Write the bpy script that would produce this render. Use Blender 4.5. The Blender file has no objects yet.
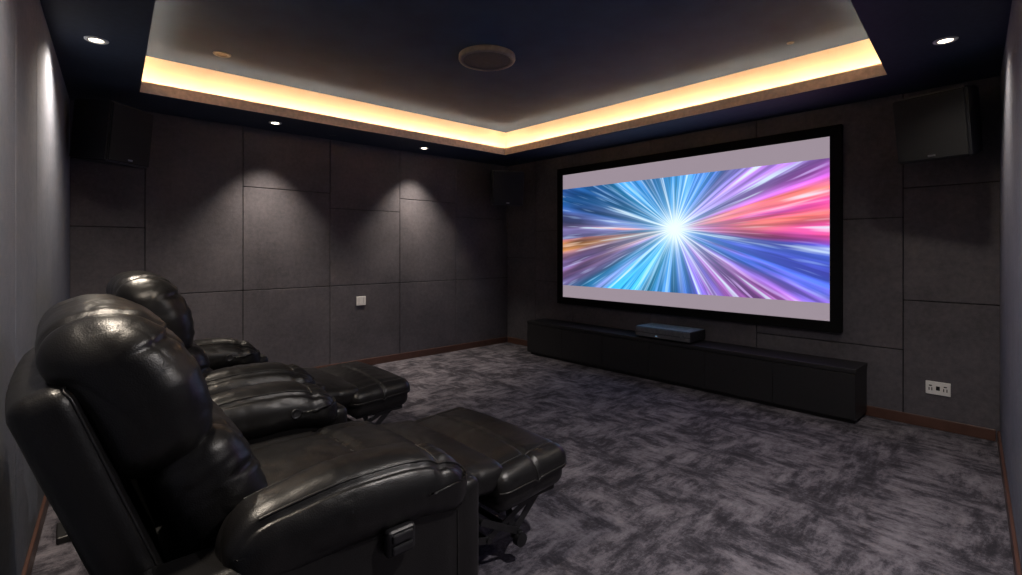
import bpy, bmesh, math, random
from mathutils import Vector, Matrix, noise
random.seed(4)
S=bpy.context.scene
C=bpy.context.collection
try:
    S.view_settings.view_transform='Standard'
    S.view_settings.look='None'
except Exception as e: print(e)

# ------------------------------------------------------------ helpers
def link(o,parent=None):
    C.objects.link(o)
    if parent is not None: o.parent=parent
    return o
def empty(name,loc=(0,0,0),rot=(0,0,0)):
    e=bpy.data.objects.new(name,None); e.location=loc; e.rotation_euler=rot
    e.empty_display_size=.1
    return link(e)
def mesh_obj(name,verts,faces,mat=None,parent=None,smooth=False):
    m=bpy.data.meshes.new(name); m.from_pydata([tuple(v) for v in verts],[],faces); m.update()
    if mat: m.materials.append(mat)
    if smooth:
        for p in m.polygons: p.use_smooth=True
    return link(bpy.data.objects.new(name,m),parent)
def bm_obj(name,bm,mat=None,parent=None,smooth=False):
    bmesh.ops.recalc_face_normals(bm,faces=bm.faces)
    m=bpy.data.meshes.new(name); bm.to_mesh(m); bm.free()
    mats=mat if isinstance(mat,(list,tuple)) else [mat]
    for k in mats:
        if k: m.materials.append(k)
    if smooth:
        for p in m.polygons: p.use_smooth=True
    return link(bpy.data.objects.new(name,m),parent)
def add_box(bm,lo,hi,bev=0,seg=2,M=None,mi=0):
    t=bmesh.new()
    bmesh.ops.create_cube(t,size=1)
    c=[(a+b)/2 for a,b in zip(lo,hi)]; s=[b-a for a,b in zip(lo,hi)]
    for v in t.verts: v.co=Vector((v.co.x*s[0]+c[0],v.co.y*s[1]+c[1],v.co.z*s[2]+c[2]))
    if bev>0: bmesh.ops.bevel(t,geom=t.edges[:],offset=bev,segments=seg,affect='EDGES',profile=.5)
    if M is not None: bmesh.ops.transform(t,matrix=M,verts=t.verts)
    for f in t.faces: f.material_index=mi
    tmp=bpy.data.meshes.new('t'); t.to_mesh(tmp); t.free(); bm.from_mesh(tmp); bpy.data.meshes.remove(tmp)
def add_cyl(bm,p0,p1,r,seg=16,r2=None,mi=0):
    t=bmesh.new(); p0=Vector(p0);p1=Vector(p1); d=p1-p0
    bmesh.ops.create_cone(t,cap_ends=True,segments=seg,radius1=r,radius2=r if r2 is None else r2,depth=d.length)
    q=d.to_track_quat('Z','Y').to_matrix().to_4x4()
    bmesh.ops.transform(t,matrix=Matrix.Translation((p0+p1)/2)@q,verts=t.verts)
    for f in t.faces: f.material_index=mi
    tmp=bpy.data.meshes.new('t'); t.to_mesh(tmp); t.free(); bm.from_mesh(tmp); bpy.data.meshes.remove(tmp)
def lathe(bm,prof,seg=40,M=None,mi=0):
    rings=[]
    for r,z in prof:
        ring=[]
        for i in range(seg):
            a=2*math.pi*i/seg
            p=Vector((r*math.cos(a),r*math.sin(a),z))
            if M is not None: p=M@p
            ring.append(bm.verts.new(p))
        rings.append(ring)
    for a,b in zip(rings,rings[1:]):
        for i in range(seg):
            f=bm.faces.new((a[i],a[(i+1)%seg],b[(i+1)%seg],b[i])); f.material_index=mi
def tube(name,pts,r,mat,parent,cyc=False):
    cu=bpy.data.curves.new(name,'CURVE'); cu.dimensions='3D'; cu.bevel_depth=r; cu.bevel_resolution=2
    sp=cu.splines.new('POLY'); sp.points.add(len(pts)-1)
    for i,p in enumerate(pts): sp.points[i].co=(p[0],p[1],p[2],1)
    sp.use_cyclic_u=cyc
    cu.materials.append(mat)
    return link(bpy.data.objects.new(name,cu),parent)

class NT:
    def __init__(s,name):
        s.m=bpy.data.materials.new(name); s.m.use_nodes=True; s.t=s.m.node_tree
        s.t.nodes.clear(); s.out=s.n('ShaderNodeOutputMaterial')
    def n(s,ty,**k):
        x=s.t.nodes.new(ty)
        for a,b in k.items(): setattr(x,a,b)
        return x
    def put(s,inp,v):
        if isinstance(v,bpy.types.NodeSocket): s.t.links.new(v,inp)
        elif v is not None: inp.default_value=v
    def math(s,op,a,b=None,c=None,clamp=False):
        x=s.n('ShaderNodeMath',operation=op); x.use_clamp=clamp
        s.put(x.inputs[0],a)
        if b is not None: s.put(x.inputs[1],b)
        if c is not None: s.put(x.inputs[2],c)
        return x.outputs[0]
    def noise(s,vec,scale,detail=3,rough=.5):
        x=s.n('ShaderNodeTexNoise'); s.put(x.inputs['Vector'],vec); x.inputs['Scale'].default_value=scale
        x.inputs['Detail'].default_value=detail; x.inputs['Roughness'].default_value=rough
        return x.outputs['Fac']
    def ramp(s,fac,stops,interp='LINEAR'):
        x=s.n('ShaderNodeValToRGB'); s.put(x.inputs[0],fac); cr=x.color_ramp; cr.interpolation=interp
        while len(cr.elements)<len(stops): cr.elements.new(.5)
        for e,(p,c) in zip(cr.elements,stops): e.position=p; e.color=(c[0],c[1],c[2],1) if not isinstance(c,(int,float)) else (c,c,c,1)
        return x.outputs[0]
    def mix(s,fac,a,b,mode='MIX'):
        x=s.n('ShaderNodeMix',data_type='RGBA',blend_type=mode)
        s.put(x.inputs[0],fac); s.put(x.inputs[6],a); s.put(x.inputs[7],b)
        return x.outputs[2]
    def coord(s,k='Object'): return s.n('ShaderNodeTexCoord').outputs[k]
    def mapping(s,vec,scale=(1,1,1),rot=(0,0,0),loc=(0,0,0)):
        x=s.n('ShaderNodeMapping'); s.put(x.inputs[0],vec); x.inputs['Scale'].default_value=scale
        x.inputs['Rotation'].default_value=rot; x.inputs['Location'].default_value=loc; return x.outputs[0]
    def bsdf(s,col,rough=.6,metal=0,spec=.5,height=None,bstr=.3,bdist=.01,emit=None,estr=0,coat=0):
        b=s.n('ShaderNodeBsdfPrincipled')
        s.put(b.inputs['Base Color'],col); s.put(b.inputs['Roughness'],rough); s.put(b.inputs['Metallic'],metal)
        s.put(b.inputs['Specular IOR Level'],spec); b.inputs['Coat Weight'].default_value=coat
        if height is not None:
            bp=s.n('ShaderNodeBump'); bp.inputs['Strength'].default_value=bstr; bp.inputs['Distance'].default_value=bdist
            s.put(bp.inputs['Height'],height); s.t.links.new(bp.outputs[0],b.inputs['Normal'])
        if emit is not None:
            s.put(b.inputs['Emission Color'],emit); b.inputs['Emission Strength'].default_value=estr
        s.t.links.new(b.outputs[0],s.out.inputs[0]); return s.m
def simple(name,col,rough=.5,metal=0,spec=.5,var=.15,scale=30,bstr=.08):
    k=NT(name); v=k.coord(); n=k.noise(v,scale,4)
    c=k.ramp(n,[(.3,[x*(1-var) for x in col]),(.7,[min(1,x*(1+var)) for x in col])])
    return k.bsdf(c,rough,metal,spec,n,bstr,.003)
def emis(name,col,strength):
    k=NT(name); v=k.coord(); n=k.noise(v,8,1)
    c=k.ramp(n,[(.0,[x*.97 for x in col]),(1,col)])
    e=k.n('ShaderNodeEmission'); k.put(e.inputs[0],c); e.inputs[1].default_value=strength
    k.t.links.new(e.outputs[0],k.out.inputs[0]); return k.m

# ------------------------------------------------------------ materials
def wall_fabric(name,c0,c1):
    k=NT(name); v=k.coord()
    big=k.noise(v,2.4,5,.65); fine=k.noise(v,240,2); mid=k.noise(v,26,6,.75)
    f=k.math('ADD',k.math('MULTIPLY',big,.42),k.math('MULTIPLY',mid,.50))
    f=k.math('ADD',f,k.math('MULTIPLY',fine,.08))
    c=k.ramp(f,[(.38,c0),(.62,c1)])
    h=k.math('ADD',fine,k.math('MULTIPLY',mid,1.2))
    return k.bsdf(c,.85,0,.25,h,.4,.005)
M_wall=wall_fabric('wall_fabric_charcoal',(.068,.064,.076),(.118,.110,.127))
M_wall2=wall_fabric('wall_fabric_lit',(.155,.17,.215),(.22,.235,.29))  # same fabric as the charcoal walls, downlit brightness put into its colour
M_groove=simple('panel_groove',(.010,.009,.011),.9)
M_soffit=simple('soffit_paint',(.024,.036,.066),.65,bstr=.03)
M_ceil=simple('tray_ceiling_paint',(.026,.052,.112),.85,spec=.15,bstr=.03,scale=4)
M_cream=simple('cove_paint',(.82,.73,.64),.7,bstr=.02,var=.03,scale=3)
M_lip=simple('cove_lip_paint',(.68,.55,.46),.6,bstr=.02)
M_base=simple('baseboard_wood',(.085,.040,.030),.4,scale=12)
M_black=simple('black_satin',(.012,.012,.014),.45)
M_cab=simple('speaker_vinyl',(.016,.017,.022),.40,spec=.5)
M_blackmatte=simple('black_velvet',(.006,.006,.007),.9,spec=.1)
M_metal=simple('dark_steel',(.06,.06,.065),.35,metal=.8)
M_rim=simple('ceiling_speaker_rim',(.10,.11,.13),.5)
M_chrome=simple('brushed_metal',(.5,.5,.52),.3,metal=1)
M_white=simple('white_plastic',(.80,.80,.80),.35,var=.03)
M_grey=simple('grey_plastic',(.05,.055,.065),.6)
M_led=emis('led_strip_emission',(1,.63,.33),60)
M_lamp=emis('lamp_emission',(1,.84,.62),14)

k=NT('black_leather'); v=k.coord()
w1=k.noise(v,7,3,.5)
ridge=k.math('ABSOLUTE',k.math('SUBTRACT',w1,.5))
vor=k.n('ShaderNodeTexVoronoi'); k.put(vor.inputs['Vector'],v); vor.inputs['Scale'].default_value=280
h=k.math('ADD',k.math('MULTIPLY',ridge,.6),k.math('MULTIPLY',vor.outputs['Distance'],.09))
col=k.ramp(k.noise(v,5,4),[(.3,(.0065,.0062,.0068)),(.7,(.012,.0115,.012))])
rg=k.math('ADD',k.math('MULTIPLY',k.noise(v,14,4),.14),.265)
M_leather=k.bsdf(col,rg,0,.5,h,.3,.012)
M_thread=simple('leather_piping',(.014,.0135,.014),.35)

# carpet
k=NT('carpet_distressed'); v=k.coord()
a=k.noise(k.mapping(v,(3.2,9,1)),1.6,6,.70)
b=k.noise(k.mapping(v,(9,3.2,1),loc=(3,7,0)),1.6,6,.70)
sel=k.ramp(k.noise(v,3.0,3),[(.44,0.),(.56,1.)])
mixv=k.mix(sel,a,b)
big=k.noise(v,3.2,5,.65)
f=k.math('ADD',k.math('MULTIPLY',mixv,.60),k.math('MULTIPLY',big,.40))
fine=k.noise(v,300,2)
gr=k.noise(v,60,5,.75)
f2=k.math('ADD',f,k.math('MULTIPLY',k.math('SUBTRACT',fine,.5),.10))
f2=k.math('ADD',f2,k.math('MULTIPLY',k.math('SUBTRACT',gr,.5),.20))
c=k.ramp(f2,[(.41,(.032,.030,.038)),(.47,(.062,.058,.072)),(.53,(.128,.119,.142)),(.62,(.205,.192,.222))])
M_carpet=k.bsdf(c,.95,0,.1,k.math('ADD',fine,f),.5,.006)

# screen picture (radial light burst)
k=NT('projected_light_burst'); v=k.coord()
sp=k.n('ShaderNodeSeparateXYZ'); k.put(sp.inputs[0],v)
sx=k.math('MULTIPLY',sp.outputs[1],-1.0); tz=sp.outputs[2]
r=k.math('SQRT',k.math('ADD',k.math('ADD',k.math('MULTIPLY',sx,sx),k.math('MULTIPLY',tz,tz)),1e-5))
dx=k.math('DIVIDE',sx,r); dz=k.math('DIVIDE',tz,r)
def dirvec(fr,rs,off):
    cb=k.n('ShaderNodeCombineXYZ')
    k.put(cb.inputs[0],k.math('MULTIPLY',dx,fr)); k.put(cb.inputs[1],k.math('MULTIPLY',dz,fr))
    k.put(cb.inputs[2],k.math('MULTIPLY_ADD',r,rs,off)); return cb.outputs[0]
st1=k.noise(dirvec(4.2,.4,1.),1,2,.5)
st2=k.noise(dirvec(15,.9,5.),1,2,.5)
st3=k.noise(dirvec(30,1.8,9.),1,1,.5)
th=k.math('ARCTAN2',tz,sx)
hn=k.noise(dirvec(6,.5,3.),1,2,.5)
fac=k.math('ADD',k.math('MULTIPLY_ADD',th,1/(2*math.pi),.5),k.math('MULTIPLY',k.math('SUBTRACT',hn,.5),.11))
fac=k.math('FRACT',k.math('ADD',fac,1.0))
base=k.ramp(fac,[(0,(.75,.25,.30)),(.02,(1,.42,.12)),(.045,(.45,.25,.65)),(.09,(.03,.38,.85)),(.18,(.02,.45,.9)),(.26,(.03,.16,.75)),
  (.31,(.10,.12,.85)),(.36,(.70,.16,.85)),(.41,(.75,.20,.85)),(.445,(.08,.16,.85)),(.48,(.12,.10,.8)),(.505,(.9,.08,.35)),(.522,(1,.22,.15)),(.545,(.65,.12,.7)),(.60,(.45,.28,.95)),
  (.65,(.08,.24,.9)),(.74,(.03,.35,.9)),(.82,(.02,.22,.75)),(.91,(.02,.33,.8)),(.955,(.03,.18,.65)),(1,(.30,.22,.5))])
s1=k.ramp(st1,[(.38,.22),(.60,1.)])
s2=k.ramp(st2,[(.36,.34),(.62,1.3)])
br=k.math('MULTIPLY',s1,s2)
br=k.math('MULTIPLY_ADD',br,1.2,.08)
col=k.mix(1.0,base,br,'MULTIPLY')
hl=k.ramp(st3,[(.60,0.),(.74,1.)])
hlc=k.mix(.35,base,(.6,.9,1,1))
col=k.mix(k.math('MULTIPLY',hl,.6),col,hlc)
hl2=k.ramp(st2,[(.61,0.),(.72,.8)])
col=k.mix(hl2,col,(.70,.88,1,1))
glow=k.math('POWER',2.718,k.math('MULTIPLY',k.math('MULTIPLY',r,r),-40.0))
spk=k.math('MULTIPLY',k.math('POWER',2.718,k.math('MULTIPLY',r,-3.2)),k.ramp(st2,[(.47,0.),(.62,.95)]))
halo=k.math('MULTIPLY',k.math('POWER',2.718,k.math('MULTIPLY',r,-3.0)),.78)
col=k.mix(halo,col,(.22,.66,1,1))
gl=k.math('ADD',glow,spk,clamp=True)
col=k.mix(gl,col,(.80,.94,1,1))
e=k.n('ShaderNodeEmission'); k.put(e.inputs[0],col); e.inputs[1].default_value=1.15
k.t.links.new(e.outputs[0],k.out.inputs[0]); M_pic=k.m
M_bar=emis('projected_letterbox',(.35,.285,.335),1.0)

# ------------------------------------------------------------ room geometry
H=2.50; HT=2.83
XA=4.76; YA=5.27
R=[(-.292,-.165),(XA,.254),(XA,YA),(.097,YA)]
T=[(.19,.45),(4.17,.77),(4.17,4.66),(.48,4.66)]
B=[(.035,.30),(4.32,.62),(4.32,4.81),(.33,4.81)]
def inset(poly,d):
    cx=sum(p[0] for p in poly)/4; cy=sum(p[1] for p in poly)/4; out=[]
    n=len(poly)
    lines=[]
    for i in range(n):
        a=Vector(poly[i]);b=Vector(poly[(i+1)%n]); t=(b-a).normalized(); nn=Vector((-t.y,t.x))
        if (Vector((cx,cy))-a).dot(nn)<0: nn=-nn
        lines.append((a+nn*d,t))
    for i in range(n):
        a,t=lines[i-1]; b,u=lines[i]
        den=t.x*u.y-t.y*u.x; w=b-a; s=(w.x*u.y-w.y*u.x)/den
        out.append(tuple(a+t*s))
    return out
def ring(bm,P,za,Q,zb,mi=0):
    n=4
    a=[bm.verts.new((p[0],p[1],za)) for p in P]; b=[bm.verts.new((p[0],p[1],zb)) for p in Q]
    for i in range(n):
        f=bm.faces.new((a[i],a[(i+1)%n],b[(i+1)%n],b[i])); f.material_index=mi

RO=inset(R,-.12)
mesh_obj('floor',[(p[0],p[1],0) for p in RO]+[(p[0],p[1],-.1) for p in RO],[(0,1,2,3),(7,6,5,4),(0,4,5,1),(1,5,6,2),(2,6,7,3),(3,7,4,0)],M_carpet)
bm=bmesh.new()
T2=inset(T,-.02)
ring(bm,RO,H,T,H,0)
ring(bm,T,H,T,H+.085,1)
ring(bm,T,H+.085,T2,H+.085,1)
ring(bm,T2,H+.085,T2,H+.03,2)
ring(bm,T2,H+.03,B,H+.03,2)
ring(bm,B,H+.03,B,HT,2)
f=bm.faces.new([bm.verts.new((p[0],p[1],HT)) for p in B]); f.material_index=3
ring(bm,RO,H,RO,HT+.1,0)
f=bm.faces.new([bm.verts.new((p[0],p[1],HT+.1)) for p in RO]); f.material_index=0
m=bpy.data.meshes.new('ceiling'); bm.to_mesh(m); bm.free()
for q in (M_soffit,M_lip,M_cream,M_ceil): m.materials.append(q)
link(bpy.data.objects.new('ceiling',m))
L0=inset(T,-.05); L1=inset(T,-.065)
bm=bmesh.new(); ring(bm,L0,H+.033,L0,H+.045); ring(bm,L0,H+.045,L1,H+.045); ring(bm,L1,H+.045,L1,H+.033)
bm_obj('led_cove_strip',bm,M_led)

def wall(name,a,b,seams,rows,mat,t=.018,g=.004,zmax=H):
    a=Vector((*a,0));b=Vector((*b,0)); u=(b-a).normalized(); L=(b-a).length
    c=Vector((2.3,2.6,0)); n=Vector((-u.y,u.x,0))
    if (c-a).dot(n)<0: n=-n
    M=Matrix((( u.x,n.x,0,a.x),(u.y,n.y,0,a.y),(0,0,1,0),(0,0,0,1)))
    bm=bmesh.new()
    add_box(bm,(-.1,-.12,0),(L+.1,-t,zmax),M=M,mi=1)
    ss=[0]+seams+[L]
    for i in range(len(ss)-1):
        zs=[0]+rows[i]+[zmax]
        for j in range(len(zs)-1):
            e0=0 if i==0 else g; e1=0 if i==len(ss)-2 else g
            add_box(bm,(ss[i]+e0,-t-.001,zs[j]+(g if j else 0)),(ss[i+1]-e1,0,zs[j+1]-(g if j<len(zs)-2 else 0)),bev=.004,seg=2,M=M,mi=0)
    o=bm_obj(name,bm,[mat,M_groove]); return M,L
x0=R[3][0]
MA,LA=wall('wall_far',R[3],R[2],[x-x0 for x in (.579,1.342,2.193,3.04,3.863)],[[1.5],[.92],[.92,1.92],[.92,1.76],[.92,1.92],[.92,1.74]],M_wall,g=.003)
MB,LB=wall('wall_screen',R[1],R[2],[.527,1.6,2.7,3.8,4.45],[[.93,1.78],[.55,1.56],[1.0],[1.0],[.9,1.56],[1.2]],M_wall,g=.003)
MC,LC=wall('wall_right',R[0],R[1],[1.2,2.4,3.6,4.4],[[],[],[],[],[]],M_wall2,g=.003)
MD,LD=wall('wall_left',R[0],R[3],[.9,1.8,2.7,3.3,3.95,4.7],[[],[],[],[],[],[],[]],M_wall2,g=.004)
def baseb(name,M,x0,x1,h=.08):
    bm=bmesh.new(); add_box(bm,(x0,0,0),(x1,.014,h),bev=.004,M=M); bm_obj(name,bm,M_base)
baseb('baseboard_far',MA,.02,LA-.02); baseb('baseboard_screen',MB,.02,LB-.02)
baseb('baseboard_right',MC,.02,LC-.02); baseb('baseboard_left',MD,.02,LD-.02)

# ------------------------------------------------------------ projection screen
fy0,fy1,fz0,fz1=1.17,4.27,.637,2.333; bw=.085
ps=empty('projection_screen',(XA,0,0))
bm=bmesh.new()
for lo,hi in (((-.05,fy0,fz0),(-.002,fy0+bw,fz1)),((-.05,fy1-bw,fz0),(-.002,fy1,fz1)),
              ((-.05,fy0+bw,fz0),(-.002,fy1-bw,fz0+bw)),((-.05,fy0+bw,fz1-bw),(-.002,fy1-bw,fz1))):
    add_box(bm,lo,hi,bev=.004)
bm_obj('frame',bm,M_blackmatte,ps)
y0,y1,z0,z1=fy0+bw,fy1-bw,fz0+bw,fz1-bw
bm=bmesh.new(); add_box(bm,(-.034,y0,z0),(-.004,y1,z1)); bm_obj('screen_surface',bm,M_bar,ps)
pc=Vector((-.038,2.655,1.527))
pz0,pz1=.870,2.070
o=mesh_obj('projected_image',[(0,y-pc.y,z-pc.z) for y,z in ((y0+.003,pz0),(y1-.003,pz0),(y1-.003,pz1),(y0+.003,pz1))],[(0,3,2,1)],M_pic,ps)
o.location=pc

# ------------------------------------------------------------ media console
mc=empty('media_console',(0,0,0))
bm=bmesh.new()
add_box(bm,(4.40,1.0,.385),(4.74,4.5,.42),bev=.004)
add_box(bm,(4.41,1.005,.03),(4.738,4.495,.384),bev=.003)
add_box(bm,(4.44,1.03,0.0),(4.73,4.47,.035))
bm_obj('body',bm,M_black,mc)
bm=bmesh.new()
n=6; w=3.49/n
for i in range(n): add_box(bm,(4.398,1.005+i*w+.0015,.04),(4.412,1.005+(i+1)*w-.0015,.378),bev=.0015)
bm_obj('doors',bm,M_black,mc)
av=empty('av_receiver',(4.58,2.62,.42))
bm=bmesh.new()
add_box(bm,(-.16,-.30,.012),(.14,.30,.110),bev=.006)
for sx_ in(-.1,.1):
    for sy in(-.24,.24): add_cyl(bm,(sx_,sy,0),(sx_,sy,.013),.018)
bm_obj('case',bm,M_black,av)
bm=bmesh.new(); add_box(bm,(-.165,-.295,.016),(-.159,.295,.052),bev=.002); add_box(bm,(-.165,-.295,.058),(-.159,.295,.106),bev=.002)
add_cyl(bm,(-.178,-.22,.06),(-.164,-.22,.06),.020)
bm_obj('front_panel',bm,simple('receiver_front',(.14,.15,.17),.35,metal=.5),av)
bm=bmesh.new(); add_box(bm,(-.15,-.29,.109),(.13,.29,.114),bev=.002)
for i in range(12): add_box(bm,(-.08+i*.014,-.2,.114),(-.074+i*.014,.2,.116))
bm_obj('lid',bm,simple('lid_blue_steel',(.26,.36,.42),.4,metal=.4),av)
bm=bmesh.new(); add_box(bm,(-.1665,.05,.030),(-.1645,.07,.035)); bm_obj('status_light',bm,emis('status_led',(.3,.6,1),1),av)

# ------------------------------------------------------------ speakers
def speaker(loc,yaw,tilt,sz,wall_pt):
    e=empty('wall_speaker',loc)
    Rm=Matrix.Rotation(yaw,4,'Z')@Matrix.Rotation(tilt,4,'Y')
    w,d,h=sz
    bm=bmesh.new()
    vs=[(-d/2,-w*.40,-h/2),(-d/2,w*.40,-h/2),(-d/2,w*.40,h/2),(-d/2,-w*.40,h/2),(d/2,-w/2,-h/2),(d/2,w/2,-h/2),(d/2,w/2,h/2),(d/2,-w/2,h/2)]
    V=[bm.verts.new(p) for p in vs]
    for q in ((3,2,1,0),(4,5,6,7),(0,1,5,4),(1,2,6,5),(2,3,7,6),(3,0,4,7)): bm.faces.new([V[i] for i in q])
    bmesh.ops.bevel(bm,geom=bm.edges[:],offset=.012,segments=2,affect='EDGES')
    bmesh.ops.transform(bm,matrix=Rm,verts=bm.verts)
    bm_obj('cabinet',bm,M_cab,e)
    bm=bmesh.new()
    add_box(bm,(d/2,-w/2+.012,-h/2+.012),(d/2+.014,w/2-.012,h/2-.012),bev=.006,M=Rm)
    bm_obj('grille',bm,M_speak,e)
    bm=bmesh.new(); add_box(bm,(d/2+.014,-.02,-h/2+.03),(d/2+.016,.02,-h/2+.042),M=Rm); bm_obj('badge',bm,M_chrome,e)
    bm=bmesh.new(); lw=Vector(wall_pt)-Vector(loc)
    st=Rm@Vector((-d/2+.01,0,0)); add_cyl(bm,st,lw,.016)
    add_box(bm,(lw.x-.05,lw.y-.05,lw.z-.06),(lw.x+.05,lw.y+.05,lw.z+.06),bev=.004)
    bm_obj('bracket',bm,M_metal,e)
k=NT('speaker_cloth'); v=k.coord(); ch=k.n('ShaderNodeTexChecker'); k.put(ch.inputs[0],v); ch.inputs['Scale'].default_value=300
ch.inputs[1].default_value=(.010,.011,.013,1); ch.inputs[2].default_value=(.016,.017,.021,1)
M_speak=k.bsdf(ch.outputs[0],.75,0,.3)
speaker((.32,4.86,2.19),math.radians(-48),math.radians(6),(.38,.34,.44),(.345,5.205,2.24))
speaker((4.34,4.84,2.12),math.radians(-118),math.radians(10),(.42,.30,.44),(4.68,5.12,2.15))
speaker((4.40,.52,2.15),math.radians(168),math.radians(12),(.40,.34,.44),(4.70,.42,2.18))

# ------------------------------------------------------------ wall plates
def plate(name,M,loc,w,h,slots):
    P=M@Vector(loc); e=empty(name,P); R3=M.copy(); R3.translation=Vector((0,0,0))
    bm=bmesh.new(); add_box(bm,(-w/2,0,-h/2),(w/2,.009,h/2),bev=.003,M=R3); bm_obj('cover',bm,M_white,e)
    bm=bmesh.new()
    for (cx,cz,sw,sh) in slots: add_box(bm,(cx-sw/2,.006,cz-sh/2),(cx+sw/2,.0105,cz+sh/2),bev=.0006,M=R3)
    bm_obj('sockets',bm,M_black if 'outlet' in name else M_grey,e)
plate('light_switch',MA,(2.547-x0,0,.74),.11,.10,[(-.028,0,.0015,.07),(.028,0,.0015,.07)])
plate('power_outlet',MB,(.577-.254,0,.30),.14,.095,[(-.05,-.008,.006,.022),(-.032,-.008,.006,.022),(-.041,.016,.018,.008),(.0,0,.022,.03),(.05,-.008,.006,.022),(.034,-.008,.006,.022),(.042,.016,.018,.008)])

# ------------------------------------------------------------ ceiling fittings
def downlight(x,y,z,energy,on=True,r=.045,spot=95,blend=.7,col=(1,.86,.70),soft=.04,aim=None):
    e=empty('recessed_downlight',(x,y,z))
    bm=bmesh.new(); lathe(bm,[(r*.72,-.002),(r*.78,-.006),(r*1.2,-.005),(r*1.25,-.0005),(r*1.2,0)],36)
    bm_obj('trim_ring',bm,M_white if on else M_rim,e,True)
    bm=bmesh.new(); lathe(bm,[(r*.74,-.0025),(r*.5,-.003),(.0008,-.0035)],36)
    bm_obj('lens',bm,M_lamp if on else M_black,e,True)
    if on:
        l=bpy.data.lights.new('spot','SPOT'); l.energy=energy; l.color=col; l.spot_size=math.radians(spot); l.spot_blend=blend
        l.shadow_soft_size=soft
        o=bpy.data.objects.new('spot',l); o.location=(0,0,-.02); link(o,e)
        if aim: o.rotation_euler=(Vector(aim)-Vector((x,y,z-.02))).to_track_quat('-Z','Y').to_euler()
downlight(.18,3.67,H,110,spot=140,blend=1)
downlight(3.73,.42,H,36,spot=130,blend=1)
downlight(1.53,4.93,H,150,spot=86,blend=.9)
downlight(3.19,4.98,H,150,spot=86,blend=.9)
downlight(.12,1.75,H,105,spot=150,blend=1,soft=.05)  # out-of-view lamp, added to put highlights on the near recliner
downlight(1.80,.22,H,185,spot=158,blend=1,col=(1,.92,.87),soft=.05)  # out-of-view lamp, added as general fill for the room
downlight(2.13,5.05,H,0,on=False,r=.025)  # small soffit sensor, built with the unlit downlight shape
downlight(.965,4.37,HT,0,on=False,r=.05)
downlight(3.98,1.31,HT,0,on=False,r=.02)  # tiny sensor on the tray ceiling, reusing the unlit downlight mesh
cl=empty('round_ceiling_speaker',(0,0,0))
d=1.52*499/194; cx=(487-511)/499*d
cl.location=(.737*cx+.676*d,-.676*cx+.737*d,HT)
bm=bmesh.new(); lathe(bm,[(.22,0),(.222,-.03),(.215,-.042),(.195,-.045),(.185,-.038)],64); bm_obj('rim',bm,M_rim,cl,True)
bm=bmesh.new(); lathe(bm,[(.187,-.034),(.12,-.040),(.001,-.042)],64); bm_obj('grille',bm,M_grey,cl,True)
fs=empty('floor_power_box',(.07,3.08,0))
bm=bmesh.new(); add_box(bm,(-.06,-.09,0),(.06,.09,.03),bev=.006); bm_obj('box',bm,M_black,fs)
bm=bmesh.new()
for i in(-.05,0,.05): add_box(bm,(-.03,i-.017,.03),(.03,i+.017,.034),bev=.003)
bm_obj('sockets',bm,M_grey,fs)

# ------------------------------------------------------------ recliners
def rb(c,hv,r):
    q=Vector((c.x*hv.x,c.y*hv.y,c.z*hv.z))
    inn=Vector([max(-(hv[i]-r),min(hv[i]-r,q[i])) for i in range(3)])
    d=q-inn
    if d.length>1e-6: q=inn+d.normalized()*r
    return q
def cushion(name,h,r,M,parent,fn=None,wr=.004,wf=(6,6,6),cuts=38,mat=None,seed=0,seams=()):
    bm=bmesh.new(); bmesh.ops.create_cube(bm,size=2)
    bmesh.ops.subdivide_edges(bm,edges=bm.edges[:],cuts=cuts,use_grid_fill=True)
    hv=Vector(h)
    for v in bm.verts:
        v.co=rb(v.co,hv,r)
        if fn: v.co=fn(v.co.copy(),hv)
    bm.normal_update()
    new=[]
    for v in bm.verts:
        p=v.co; s=Vector((p.x*wf[0]+seed,p.y*wf[1],p.z*wf[2]))
        a=noise.noise(s); b=noise.noise(s*2.3+Vector((5,1,2)))
        rid=max(0,1-abs(a)*2.8)**3
        rid2=max(0,1-abs(b)*3)**2
        new.append(p-v.normal*(wr*rid+wr*.4*rid2)+v.normal*wr*.5*noise.noise(p*5+Vector((seed,0,0))))
    for v,c in zip(bm.verts,new): v.co=c
    bmesh.ops.transform(bm,matrix=M,verts=bm.verts)
    o=bm_obj(name,bm,mat or M_leather,parent,True)
    for j,path in enumerate(seams):
        pts=[]
        for c in path:
            q=rb(Vector(c),hv,r)
            if fn: q=fn(q,hv)
            pts.append(M@q)
        tube(name+'_piping_%d'%j,pts,.0038,M_thread,parent)
    return o
def path(*keys,n=22):
    out=[]
    for a,b in zip(keys,keys[1:]):
        a=Vector(a);b=Vector(b)
        for i in range(n): out.append(a.lerp(b,i/n))
    out.append(Vector(keys[-1])); return out
def G(x,w): return math.exp(-(x/w)**2)

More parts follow.
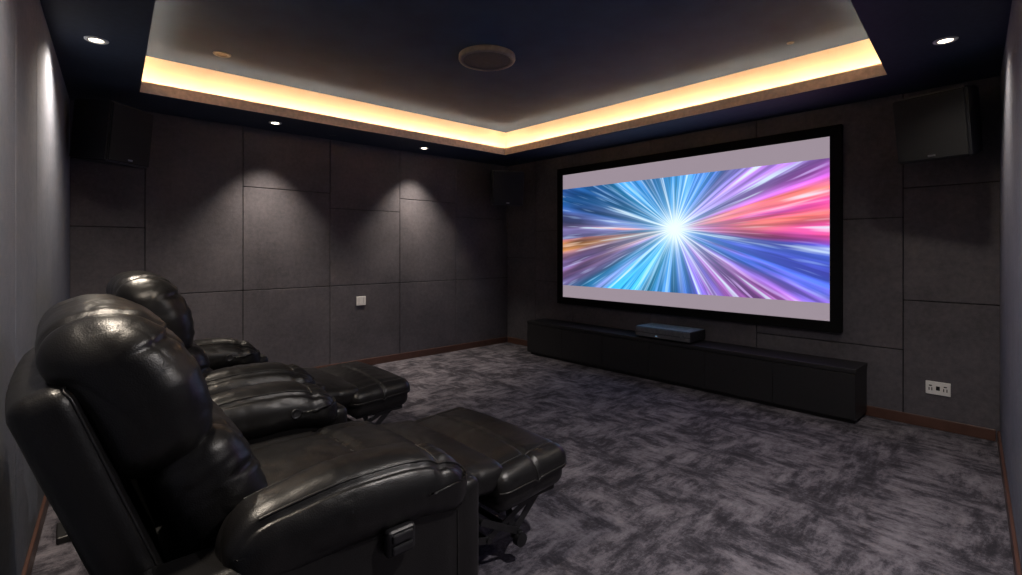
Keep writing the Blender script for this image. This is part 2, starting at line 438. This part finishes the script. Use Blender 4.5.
def build_recliner(name,loc,tdeg,hx):
    E=empty(name,loc)
    T_=lambda x,y,z: Matrix.Translation((x,y,z))
    for s,nm in((-1,'near'),(1,'far')):
        def fs_(p,h,s=s):
            p.y+= s*.012*(1-(p.x/h.x)**2)*(1-(p.z/h.z)**2)
            p.y-= s*.006*G(p.x/h.x-.78,.03)
            return p
        cushion('side_panel_'+nm,(.46,.09,.265),.035,T_(.58,s*.50,.305),E,fs_,wr=.0012,cuts=34,seed=s*3,
                seams=[path((.78,s,-.95),(.78,s,.7))])
        def fa(p,h,s=s):
            u=p.x/h.x; w=p.y/h.y
            p.y*=1.0+.12*math.sin((u+.3)*1.6)
            if p.z>0: p.z+=.030*(1-u*u)*(1-w*w*.8)
            p.z-=.05*max(0,u-.2)**2/.56*1.1
            p.z-=.03*max(0,-u-.2)
            if p.z>0:
                p.z-=.011*G(u-.62,.045)
                p.z-=.004*math.sin(w*16)*G(u-.74,.10)
                p.z-=.007*(G(abs(w)-.72,.06))
            else: p.z+=.02*max(0,u)
            return p
        cushion('arm_pad_'+nm,(.355,.114,.098),.091,T_(.645,s*.50,.59),E,fa,wr=.004,wf=(9,4,5),cuts=44,seed=10+s,
                seams=[path((-.8,-.72,1),(.95,-.72,1)),path((-.8,.72,1),(.95,.72,1)),path((.62,-.72,1),(.62,.72,1))])
    bm=bmesh.new(); add_box(bm,(.20,-.42,.06),(1.0,.42,.34),bev=.02); bm_obj('base_frame',bm,M_leather,E)
    bm=bmesh.new()
    for x in(.22,.95):
        for y in(-.5,.5): add_cyl(bm,(x,y,0),(x,y,.06),.03)
    bm_obj('feet',bm,M_black,E)
    def fse(p,h):
        u=p.x/h.x; w=p.y/h.y
        if p.z>0:
            p.z+=.045*(1-u*u*.6)*(1-w*w)
            p.z-=.018*G(u-.25,.045)
            p.z-=.012*(G(w-.62,.05)+G(w+.62,.05))
            p.z-=.003*math.sin(w*40)*G(u-.25,.18)
        p.z-=.12*max(0,u-.5)**2
        return p
    cushion('seat_cushion',(.40,.385,.10),.08,T_(.74,0,.42),E,fse,wr=.004,wf=(5,8,5),seed=21,
            seams=[path((.25,-.95,1),(.25,.95,1))])
    def fb(p,h):
        u=p.x/h.x; w=p.y/h.y
        if p.z>0: p.z+=.02*(1-u*u)*(1-w*w); p.z-=.003*math.sin(w*34)*(u*u)
        return p
    cushion('knee_pad',(.16,.375,.06),.055,T_(1.20,0,.405)@Matrix.Rotation(math.radians(6),4,'Y'),E,fb,wr=.003,cuts=30,seed=31)
    def ff(p,h):
        u=p.x/h.x; w=p.y/h.y
        if p.z>0:
            p.z+=.034*(1-u*u)*(1-w*w)
            p.z-=.013*G(u-.0,.035)+.009*G(w,.018)
            p.z-=.009*(G(abs(w)-.80,.025))
            p.z-=.002*math.sin(w*30)*G(u,.2)
        else: p.x*=.95; p.y*=.96
        p.x+=.008*(1-w*w)*(1 if u>0 else -1)*abs(u)
        return p
    MF=T_(1.49,0,.346)@Matrix.Rotation(math.radians(-3),4,'Y')
    cushion('footrest_pad',(.215,.405,.092),.064,MF,E,ff,wr=.002,seed=41,cuts=50,
            seams=[path((0,-1,.2),(0,-1,1),(0,1,1),(0,1,.2)),path((-1,-.8,.3),(-1,-.8,1),(1,-.8,1),(1,-.8,.2)),path((-1,.8,1),(1,.8,1),(1,.8,.2)),
                   path((-1,-1,.15),(1,-1,.15),(1,1,.15),(-1,1,.15))])
    bm=bmesh.new(); add_box(bm,(1.33,-.34,.24),(1.66,.34,.265),bev=.005); bm_obj('footrest_board',bm,M_black,E)
    bm=bmesh.new()
    def bar(p,q,y,w=.014,t=.005):
        p=Vector((p[0],y,p[1]));q=Vector((q[0],y,q[1])); d=q-p; L=d.length
        ang=math.atan2(-d.z,d.x)
        M=Matrix.Translation((p+q)/2)@Matrix.Rotation(ang,4,'Y')
        add_box(bm,(-L/2,-t/2,-w),(L/2,t/2,w),bev=.002,M=M)
        for e_ in(p,q): add_cyl(bm,e_-Vector((0,.01,0)),e_+Vector((0,.01,0)),.012,12)
    for s in(-1,1):
        y=s*.33
        bar((.98,.24),(1.28,.15),y); bar((.98,.15),(1.24,.24),y+.012)
        bar((1.28,.15),(1.54,.25),y+.006); bar((1.24,.24),(1.44,.13),y-.008)
        bar((1.44,.13),(1.58,.25),y+.014,.018)
        bar((1.40,.25),(1.44,.10),y+.02,.016)
    add_cyl(bm,(1.28,-.33,.15),(1.28,.33,.15),.011)
    add_cyl(bm,(1.44,-.36,.12),(1.44,.36,.12),.014)
    for s in(-1,1): add_cyl(bm,(1.44,s*.345-.014,.10),(1.44,s*.345+.014,.10),.028,20)
    bm_obj('footrest_mechanism',bm,M_metal,E)
    t=math.radians(tdeg); hz=.42
    MBk=Matrix(((math.cos(t),0,-math.sin(t),hx),(0,1,0,0),(math.sin(t),0,math.cos(t),hz),(0,0,0,1)))
    def fsh(p,h):
        w=p.y/h.y; u=p.z/h.z
        p.x-=.018*(1-w*w)
        p.y*=1-.05*max(0,u)
        return p
    cushion('back_shell',(.06,.43,.375),.045,MBk@T_(-.085,0,.275),E,fsh,wr=.0012,seed=51,
            seams=[path((1,-1,-.9),(1,-1,1),(1,1,1),(1,1,-.9))])
    def flu(p,h):
        w=p.y/h.y; u=p.z/h.z
        if p.x>-.02:
            p.x+=.05*(1-u*u)*(1-w*w*.7)
            p.x-=.022*G(abs(w)-.66,.045)
            p.x-=.004*math.sin(u*22)*G(abs(w)-.60,.16)
            p.x-=.014*G(u-.1-.25*w*w,.05)
        p.y*=1+.03*(1-u*u)
        return p
    cushion('lumbar_cushion',(.105,.40,.215),.092,MBk@T_(.112,0,.18),E,flu,wr=.004,wf=(4,4,9),cuts=50,seed=61,
            seams=[path((1,-.66,-1),(1,-.66,1)),path((1,.66,-1),(1,.66,1))])
    def fhd(p,h):
        w=p.y/h.y; u=p.z/h.z
        fr=max(0,min(1,(p.x+.05)/.08))
        p.x+=fr*(.040*(1-u*u)*(1-w*w*.5)-.026*G(abs(w)-.70,.04))
        p.x-=fr*.0035*math.sin(u*24+w*3)*G(abs(w)-.62,.18)
        p.x-=fr*.012*G(u-.42-.12*w*w,.05)
        if p.z>0: p.z+=.022*(1-w*w)*u-.035*max(0,abs(w)-.55)*u; 
        tp=max(0,min(1,(p.z-h.z*.7)/(h.z*.3)))
        p.z-=tp*.018*G(abs(w)-.70,.04)
        p.y*=1+.035*(1-u*u)-.05*max(0,u)
        p.x-=.035*max(0,u)
        return p
    cushion('headrest_pillow',(.118,.405,.218),.105,MBk@T_(.065,0,.543),E,fhd,wr=.004,wf=(4,8,4),cuts=56,seed=71,
            seams=[path((1,-.70,-1),(1,-.70,1),(-.9,-.70,1)),path((1,.70,-1),(1,.70,1),(-.9,.70,1))])
    bm=bmesh.new()
    add_box(bm,(.672,-.632,.460),(.762,-.60,.536),bev=.012,seg=3,mi=0)
    add_box(bm,(.684,-.640,.470),(.750,-.628,.494),bev=.005,mi=1); add_box(bm,(.684,-.640,.502),(.750,-.628,.526),bev=.005,mi=1)
    bm_obj('recline_latch',bm,[M_black,M_metal],E)
    bm=bmesh.new(); MM=T_(.78,.382,.595)@Matrix.Rotation(math.pi/2,4,'X')
    lathe(bm,[(.022,-.01),(.023,.008),(.019,.011),(.016,.008),(.010,.007),(.001,.007)],32,MM); bm_obj('recline_button',bm,M_metal,E,True)
    return E
build_recliner('leather_recliner',(0,1.86,0),20,.275)
build_recliner('leather_recliner.001',(.08,3.32,0),11,.34)

# ------------------------------------------------------------ world + camera
w=bpy.data.worlds.new('world'); S.world=w; w.use_nodes=True
w.node_tree.nodes['Background'].inputs[0].default_value=(.02,.022,.03,1)
cam=bpy.data.cameras.new('camera'); co=bpy.data.objects.new('camera',cam); link(co)
cam.sensor_width=36; cam.lens=36*499/1022; cam.shift_y=-37.5/1022; cam.clip_start=.02
fwd=Vector((.676,.737,0))
co.location=(0,0,1.31); co.rotation_euler=fwd.to_track_quat('-Z','Y').to_euler()
S.camera=co
